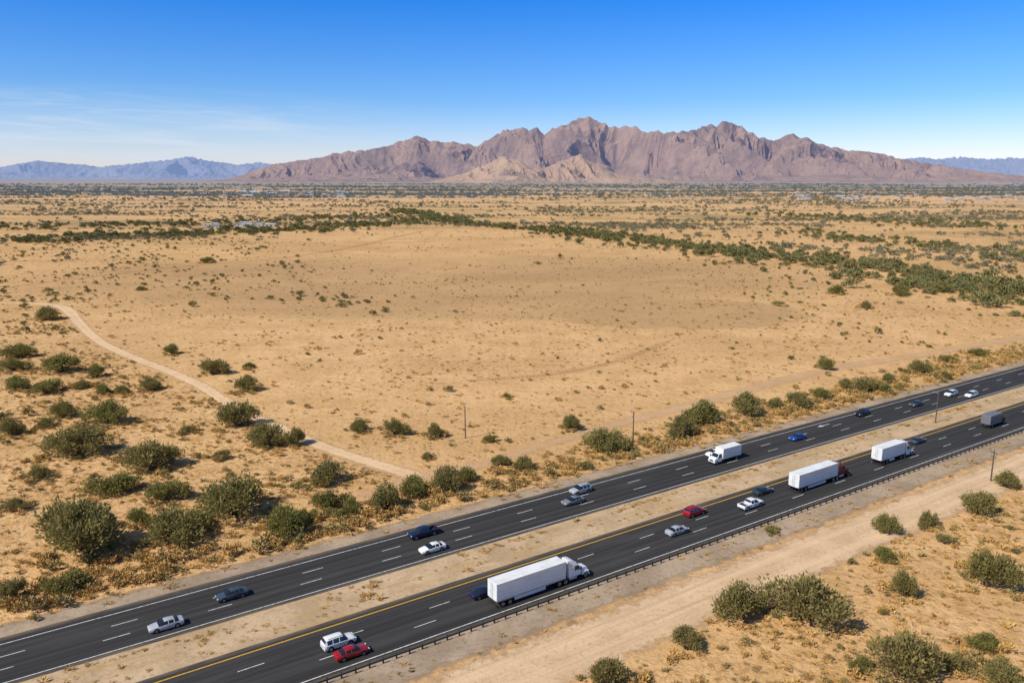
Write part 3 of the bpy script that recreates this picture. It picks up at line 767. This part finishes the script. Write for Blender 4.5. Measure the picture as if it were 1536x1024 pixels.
def suv(s, q, d, col, name='sport_utility_vehicle'):
    o = base(name, s, q, d); m = MB()
    st = [(-2.40, .80, .42, .95, 1.0, .68), (-2.36, .90, .32, 1.02, 1.12, .74), (-2.28, .93, .28, 1.06, 1.35, .74), (-2.05, .95, .25, 1.08, 1.70, .70), (-1.9, .96, .25, 1.08, 1.74, .70), (-1.15, .96, .24, 1.08, 1.78, .71), (-1.05, .96, .24, 1.08, 1.78, .71), (-.18, .96, .24, 1.07, 1.78, .71), (-.08, .96, .24, 1.07, 1.78, .71),
          (.45, .96, .24, 1.06, 1.72, .69), (1.15, .95, .25, 1.05, 1.12, .80), (1.8, .94, .26, 1.0, 1.06, .78), (2.2, .90, .28, .92, .97, .72), (2.36, .82, .36, .80, .84, .62), (2.40, .72, .42, .68, .70, .5)]
    def fm(i, j):
        if j == 5 and i in (4, 6, 8, 9): return 1
        if j in (6, 7) and i in (9, 2): return 1
        return 0
    m.loft(st, fm); m.build('body', [PAINT[col], M_glass], o)
    rk = MB()
    for sg in (-1, 1): rk.box(-1.7, .3, sg * .60 - .02, sg * .60 + .02, 1.80, 1.85, 0)
    rk.build('roof_rails', [M_trim], o); finish_car(o, 2.38, .96, (-1.45, 1.45), .38, 0, .8, 1.0)
def pickup(s, q, d, col):
    o = base('pickup_truck', s, q, d); m = MB()
    st = [(-.95, .93, .35, 1.12, 1.35, .72), (-.85, .97, .32, 1.14, 1.80, .70), (-.1, .98, .3, 1.13, 1.86, .71), (0, .98, .3, 1.13, 1.86, .71), (.75, .98, .3, 1.12, 1.80, .70), (1.4, .97, .3, 1.12, 1.2, .82), (2.3, .96, .32, 1.08, 1.14, .8), (2.72, .92, .34, 1.0, 1.05, .76), (2.86, .84, .42, .86, .9, .66)]
    def fm(i, j):
        if j == 5 and i in (1, 3, 4): return 1
        if j in (6, 7) and i in (4, 0): return 1
        return 0
    m.loft(st, fm)
    m.box(-2.9, -.96, -.98, -.86, .45, 1.14, 0); m.box(-2.9, -.96, .86, .98, .45, 1.14, 0); m.box(-2.92, -2.80, -.855, .855, .45, 1.14, 0)
    m.box(-2.79, -.96, -.855, .855, .50, .66, 2); m.box(-3.0, -2.93, -.9, .9, .42, .62, 3)
    m.build('body', [PAINT[col], M_glass, M_trim, M_chrome], o, .02); finish_car(o, 2.84, .98, (-1.85, 1.85), .41, 0, .88, .98)
def tractor(o, x0, col, sleeper=True):
    """cab with its rear at x0"""
    p = PAINT[col]; m = MB()
    x1 = x0 + (2.4 if sleeper else 1.6)
    m.prism([(x0, .95), (x1, .95), (x1, 2.05), (x1 - .38, 2.85), (x0, 2.9)], -1.18, 1.18, 0, [0, 0, 0, .12, .1])
    m.prism([(x0 + .02, 2.91), (x1 - .5, 2.86), (x1 - .85, 3.3), (x0 + .75, 3.75), (x0 + .02, 3.8)], -1.06, 1.06, 0, [0, 0, .15, .2, .2])
    m.prism([(x1 + .005, .85), (x1 + 1.75, .8), (x1 + 1.8, 1.45), (x1 + 1.55, 1.72), (x1 + .005, 2.0)], -.82, .82, 0, [0, 0, .05, .12, .05])
    for sg in (-1, 1):
        m.prism([(x1 + .35, .75), (x1 + .45, 1.15), (x1 + .75, 1.35), (x1 + 1.3, 1.35), (x1 + 1.72, 1.1), (x1 + 1.8, .6), (x1 + 1.55, .6), (x1 + 1.5, .95), (x1 + .65, .95), (x1 + .55, .75)], sg * 1.0 - .18 if sg > 0 else -1.2, sg * 1.0 + .2 if sg > 0 else -.82, 0)
    m.box(x1 + 1.76, x1 + 2.0, -1.2, 1.2, .42, .78, 2)
    m.build('cab', [p, M_glass, M_chrome], o, .05)
    g = MB()
    k = len(g.v); e = .02
    g.v += [(x1 + e - .03, -1.0, 2.1), (x1 + e - .03, 1.0, 2.1), (x1 - .36 + e, .88, 2.78), (x1 - .36 + e, -.88, 2.78)]; g.face((k, k + 1, k + 2, k + 3), 0)
    for sg in (-1, 1):
        k = len(g.v); y = sg * 1.192
        g.v += [(x1 - 1.25, y, 1.95), (x1 - .12, y, 1.95), (x1 - .48, y - sg * .10, 2.68), (x1 - 1.2, y - sg * .10, 2.68)]; g.face((k, k + 1, k + 2, k + 3), 0)
        g.box(x1 - .22, x1 - .06, sg * 1.42 - .1, sg * 1.42 + .1, 1.9, 2.5, 1)
        g.cyl((x0 - .12, sg * 1.0, 2.3), .08, 3.0, 'z', 10, 2); g.cyl((x0 + .8, sg * .95, .72), .32, 1.5, 'x', 14, 2)
    g.box(x1 + 1.77, x1 + 1.83, -.55, .55, .85, 1.5, 2)
    for sg in (-1, 1): g.box(x1 + 1.74, x1 + 1.82, sg * .85 - .2, sg * .85 + .16, .95, 1.15, 3)
    g.box(x0 - 2.6, x1 + 1.6, -.42, .42, .72, .94, 1)
    g.build('windows_and_fittings', [M_glass, M_trim, M_chrome, M_head], o)
    wb = MB()
    for x in (x0 - .7, x0 - 2.0):
        for sg in (-1, 1): wb.wheel(x, sg * .95, .5, .55, 0, 1)
    for sg in (-1, 1): wb.wheel(x1 + 1.1, sg * 1.02, .5, .3, 0, 1)
    wb.build('tractor_wheels', [M_tyre, M_rim], o)
def semi(s, q, d, col, L=13.4, sleeper=True):
    o = base('semi_truck', s, q, d)
    r = -9.3; f = r + L
    b = MB(); b.box(r, f, -1.29, 1.29, 1.2, 4.05, 0)
    b.build('trailer', [M_trailer], o, .04)
    t = MB()
    for sg in (-1, 1):
        n = int(L / 1.22)
        for i in range(n + 1):
            x = r + .1 + i * (L - .2) / n; t.box(x - .025, x + .025, sg * 1.292 - .012, sg * 1.292 + .012, 1.35, 3.92, 0)
        t.box(r, f, sg * 1.30 - .02, sg * 1.30 + .02, 3.94, 4.07, 1); t.box(r, f, sg * 1.30 - .02, sg * 1.30 + .02, 1.12, 1.32, 1)
        t.box(r + 3.4, f - 4.0, sg * 1.2 - .015, sg * 1.2 + .015, .5, 1.11, 0); t.box(f - 3.6, f - 3.4, sg * .9 - .08, sg * .9 + .08, .3, 1.19, 2)
        t.box(r - .03, r, sg * 1.1 - .12, sg * 1.1 + .12, 1.22, 1.34, 3)
        t.cyl((r - .04, sg * .28, 2.6), .02, 2.6, 'z', 6, 1)
    t.box(r - .02, r, -.015, .015, 1.3, 3.95, 2); t.box(r - .06, r + .05, -1.2, 1.2, .5, .62, 2)
    t.box(r + .3, r + 3.2, -.5, .5, .85, 1.19, 2); t.box(f, f + .25, -.8, .8, 2.6, 3.6, 1)
    t.build('trailer_frame', [M_trailer, M_chrome, M_trim, M_red], o)
    wb = MB()
    for x in (r + 1.2, r + 2.5):
        for sg in (-1, 1): wb.wheel(x, sg * 1.0, .5, .55, 0, 1)
    wb.build('trailer_wheels', [M_tyre, M_rim], o)
    tractor(o, f + .75, col, sleeper)
def boxtruck(s, q, d, col, boxmat, L=6.2):
    o = base('box_truck', s, q, d); r = -4.0; f = r + L
    b = MB(); b.box(r, f, -1.22, 1.22, 1.05, 3.5, 0); b.build('cargo_box', [boxmat], o, .05)
    t = MB()
    for sg in (-1, 1):
        t.box(r, f, sg * 1.23 - .02, sg * 1.23 + .02, 3.4, 3.52, 0); t.box(r, f, sg * 1.23 - .02, sg * 1.23 + .02, 1.0, 1.14, 0)
        t.box(r - .03, r, sg * 1.0 - .1, sg * 1.0 + .1, 1.1, 1.22, 2)
    t.box(r - .02, r, -1.05, 1.05, 1.25, 1.3, 0); t.box(r - .02, r, -1.05, 1.05, 2.2, 2.24, 0)
    t.box(r, f + 2.2, -.45, .45, .6, 1.0, 1); t.box(r - .1, r, -1.1, 1.1, .5, .65, 1); t.build('frame', [M_chrome, M_trim, M_red], o)
    c = MB(); x0 = f + .1
    c.prism([(x0, .6), (x0 + 2.35, .55), (x0 + 2.4, 1.25), (x0 + 2.1, 1.5), (x0 + 1.45, 1.62), (x0 + .95, 2.45), (x0, 2.5)], -1.05, 1.05, 0, [0, 0, .1, .1, .03, .15, .15])
    c.box(x0 + 2.3, x0 + 2.5, -1.05, 1.05, .42, .62, 1)
    c.build('cab', [PAINT[col], M_chrome], o, .05)
    g = MB(); g.v += [(x0 + 1.46, -.92, 1.66), (x0 + 1.46, .92, 1.66), (x0 + 1.0, .85, 2.4), (x0 + 1.0, -.85, 2.4)]; g.face((0, 1, 2, 3), 0)
    for sg in (-1, 1):
        k = len(g.v); g.v += [(x0 + .2, sg * 1.062, 1.6), (x0 + 1.3, sg * 1.062, 1.6), (x0 + .9, sg * .95, 2.3), (x0 + .2, sg * .95, 2.3)]; g.face((k, k + 1, k + 2, k + 3), 0)
        g.box(x0 + 2.34, x0 + 2.42, sg * .8 - .15, sg * .8 + .15, .85, 1.05, 2); g.box(x0 + 1.3, x0 + 1.45, sg * 1.22 - .1, sg * 1.22 + .1, 1.5, 1.95, 1)
    g.box(x0 + 2.36, x0 + 2.42, -.5, .5, .8, 1.15, 1); g.build('windows_and_lights', [M_glass, M_trim, M_head], o)
    wb = MB()
    for sg in (-1, 1): wb.wheel(r + 1.5, sg * .92, .44, .5, 0, 1); wb.wheel(x0 + 1.55, sg * .95, .44, .28, 0, 1)
    wb.build('wheels', [M_tyre, M_rim], o)

FL = (116.8, 120.3, 123.8); NL = (95.1, 98.65, 102.2)
VEH = [(sedan, 248, 938, 'silver'), (sedan, 347, 894, 'slate'), (pickup, 638, 806, 'navy'), (sedan, 645, 823, 'white'), (suv, 873, 740, 'silver'), (sedan, 863, 757, 'grey'), ('wbox', 1092, 692, 'white'), (sedan, 1072, 683, 'white'), (sedan, 1196, 659, 'blue'), (suv, 1297, 624, 'black'), (sedan, 1372, 608, 'slate'), (suv, 1423, 593, 'white'), (suv, 1460, 596, 'white'),
       (suv, 508, 968, 'white'), (sedan, 525, 980, 'red'), (sedan, 722, 889, 'navy'), ('semi', 800, 880, 'white'), (sedan, 1022, 803, 'silver'), (suv, 1040, 771, 'red'), (pickup, 1127, 761, 'white'), (sedan, 1147, 741, 'teal'), ('semi', 1225, 724, 'darkred'), ('semi2', 1347, 685, 'white'), (sedan, 1380, 665, 'slate'), ('dbox', 1488, 638, 'black')]
for (k, u, v, c) in VEH:
    s, q = to_sq(*G(u, v)); lanes = FL if q > 110 else NL; d = -1 if q > 110 else 1
    qn = min(lanes, key=lambda a: abs(a - q)); dq = qn - q
    qn += max(-.5, min(.5, -dq * .3)) * 1
    if k == 'semi': semi(s + .6, qn, d, c)
    elif k == 'semi2': semi(s, qn, d, c, 9.5, False)
    elif k == 'wbox': boxtruck(s, qn, d, c, M_trailer)
    elif k == 'dbox': boxtruck(s, qn, d, c, M_dbox)
    else: k(s, qn, d, c)

# ---------------------------------------------------------------- guardrail
M_rail = simple('weathered_guardrail_steel', (.07, .068, .065), .7, .2, .3, .2)
M_post = simple('guardrail_post', (.04, .035, .03), .9)
g = MB(); s0, s1 = -300, 1200
prof = [(0, .46), (.06, .51), (.02, .60), (.02, .66), (.06, .75), (0, .80)]
n = len(prof); sv = np.arange(s0, s1 + 1, 12.)
for sx in sv:
    for (a, z) in prof: g.v.append((sx, 91.25 - a * 1.2, z))
for i in range(len(sv) - 1):
    for j in range(n - 1): g.face((i * n + j, (i + 1) * n + j, (i + 1) * n + j + 1, i * n + j + 1), 0)
s = s0
while s < s1:
    g.box(s - .1, s + .1, 91.27, 91.45, -.05, .86, 1); s += 2.0
o = g.build('guardrail', [M_rail, M_post], smooth=False); o.rotation_euler = (0, 0, TH)

# ---------------------------------------------------------------- poles
M_wood = simple('weathered_pole_wood', (.13, .09, .06), .9, var=.3)
M_ins = simple('insulator', (.35, .36, .36), .4)
def pole(u, v, h, name='utility_pole', arm=True):
    x, y = G(u, v); o = bpy.data.objects.new(name, None); link(o); o.location = (x, y, float(hz(x, y))); o.rotation_euler = (0, 0, TH + math.pi / 2 - .3)
    m = MB(); m.cyl((0, 0, h / 2 - .2), .17, h + .4, 'z', 10, 0, .11); m.build('pole', [M_wood], o)
    a = MB()
    if arm:
        for z in (h - .5, h - 1.5):
            a.box(-1.0 if z > h - 1 else -.7, 1.0 if z > h - 1 else .7, .13, .25, z, z + .14, 0)
            for xx in (-.9, -.45, .45, .9):
                if abs(xx) < .8 or z > h - 1: a.cyl((xx * .95, .19, z + .24), .05, .2, 'z', 8, 1)
    else:
        a.box(-.2, 1.6, -.05, .05, h - .25, h - .15, 1); a.box(1.2, 1.8, -.12, .12, h - .34, h - .26, 1)
    a.build('crossarms' if arm else 'lamp_arm', [M_wood, M_ins], o)
pole(698, 657, 8.6); pole(949, 669, 9.0); pole(1486, 721, 7.0, 'utility_pole')
pole(1403, 634, 8.5, 'street_lamp', False)
# ---------------------------------------------------------------- distant town
M_wall = simple('pale_stucco', (.50, .48, .46), .8, var=.3); M_roof = simple('pale_metal_roof', (.52, .53, .55), .6, var=.3); M_roof2 = simple('tan_roof', (.26, .20, .16), .8, var=.2)
def town(name, u0, u1, v0, v1, n, sz):
    m = MB()
    for i in range(n):
        u = rnd.uniform(u0, u1); v = rnd.uniform(v0, v1); x, y = G(u, v); L = rnd.uniform(.5, 1.5) * sz; W = L * rnd.uniform(.4, .8); hgt = rnd.uniform(3, 5.5)
        m.box(x - L / 2, x + L / 2, y - W / 2, y + W / 2, -.2, hgt, 0)
        k = len(m.v); rz = hgt + W * .14; rm = 1 if rnd.random() < .5 else 3
        m.v += [(x - L / 2 - .4, y - W / 2 - .4, hgt + .02), (x + L / 2 + .4, y - W / 2 - .4, hgt + .02), (x + L / 2 + .4, y + W / 2 + .4, hgt + .02), (x - L / 2 - .4, y + W / 2 + .4, hgt + .02), (x - L / 2, y, rz), (x + L / 2, y, rz)]
        for f in ((0, 1, 5, 4), (2, 3, 4, 5), (0, 4, 3), (1, 2, 5)): m.face([k + a for a in f], rm)
        for j in range(int(L / 5)): m.box(x - L / 2 + 2 + j * 5, x - L / 2 + 3.5 + j * 5, y - W / 2 - .06, y - W / 2 - .02, 1.2, 2.6, 2)
    m.build(name, [M_wall, M_roof, M_glass, M_roof2], smooth=False)
town('distant_town', 335, 520, 288, 297, 56, 24)
town('distant_town', 60, 330, 284, 291, 16, 22)
town('distant_town', 1190, 1530, 293, 301, 36, 20)
town('distant_farmstead', 300, 430, 338, 343, 12, 10)
town('distant_town', 820, 1100, 288, 294, 12, 20)
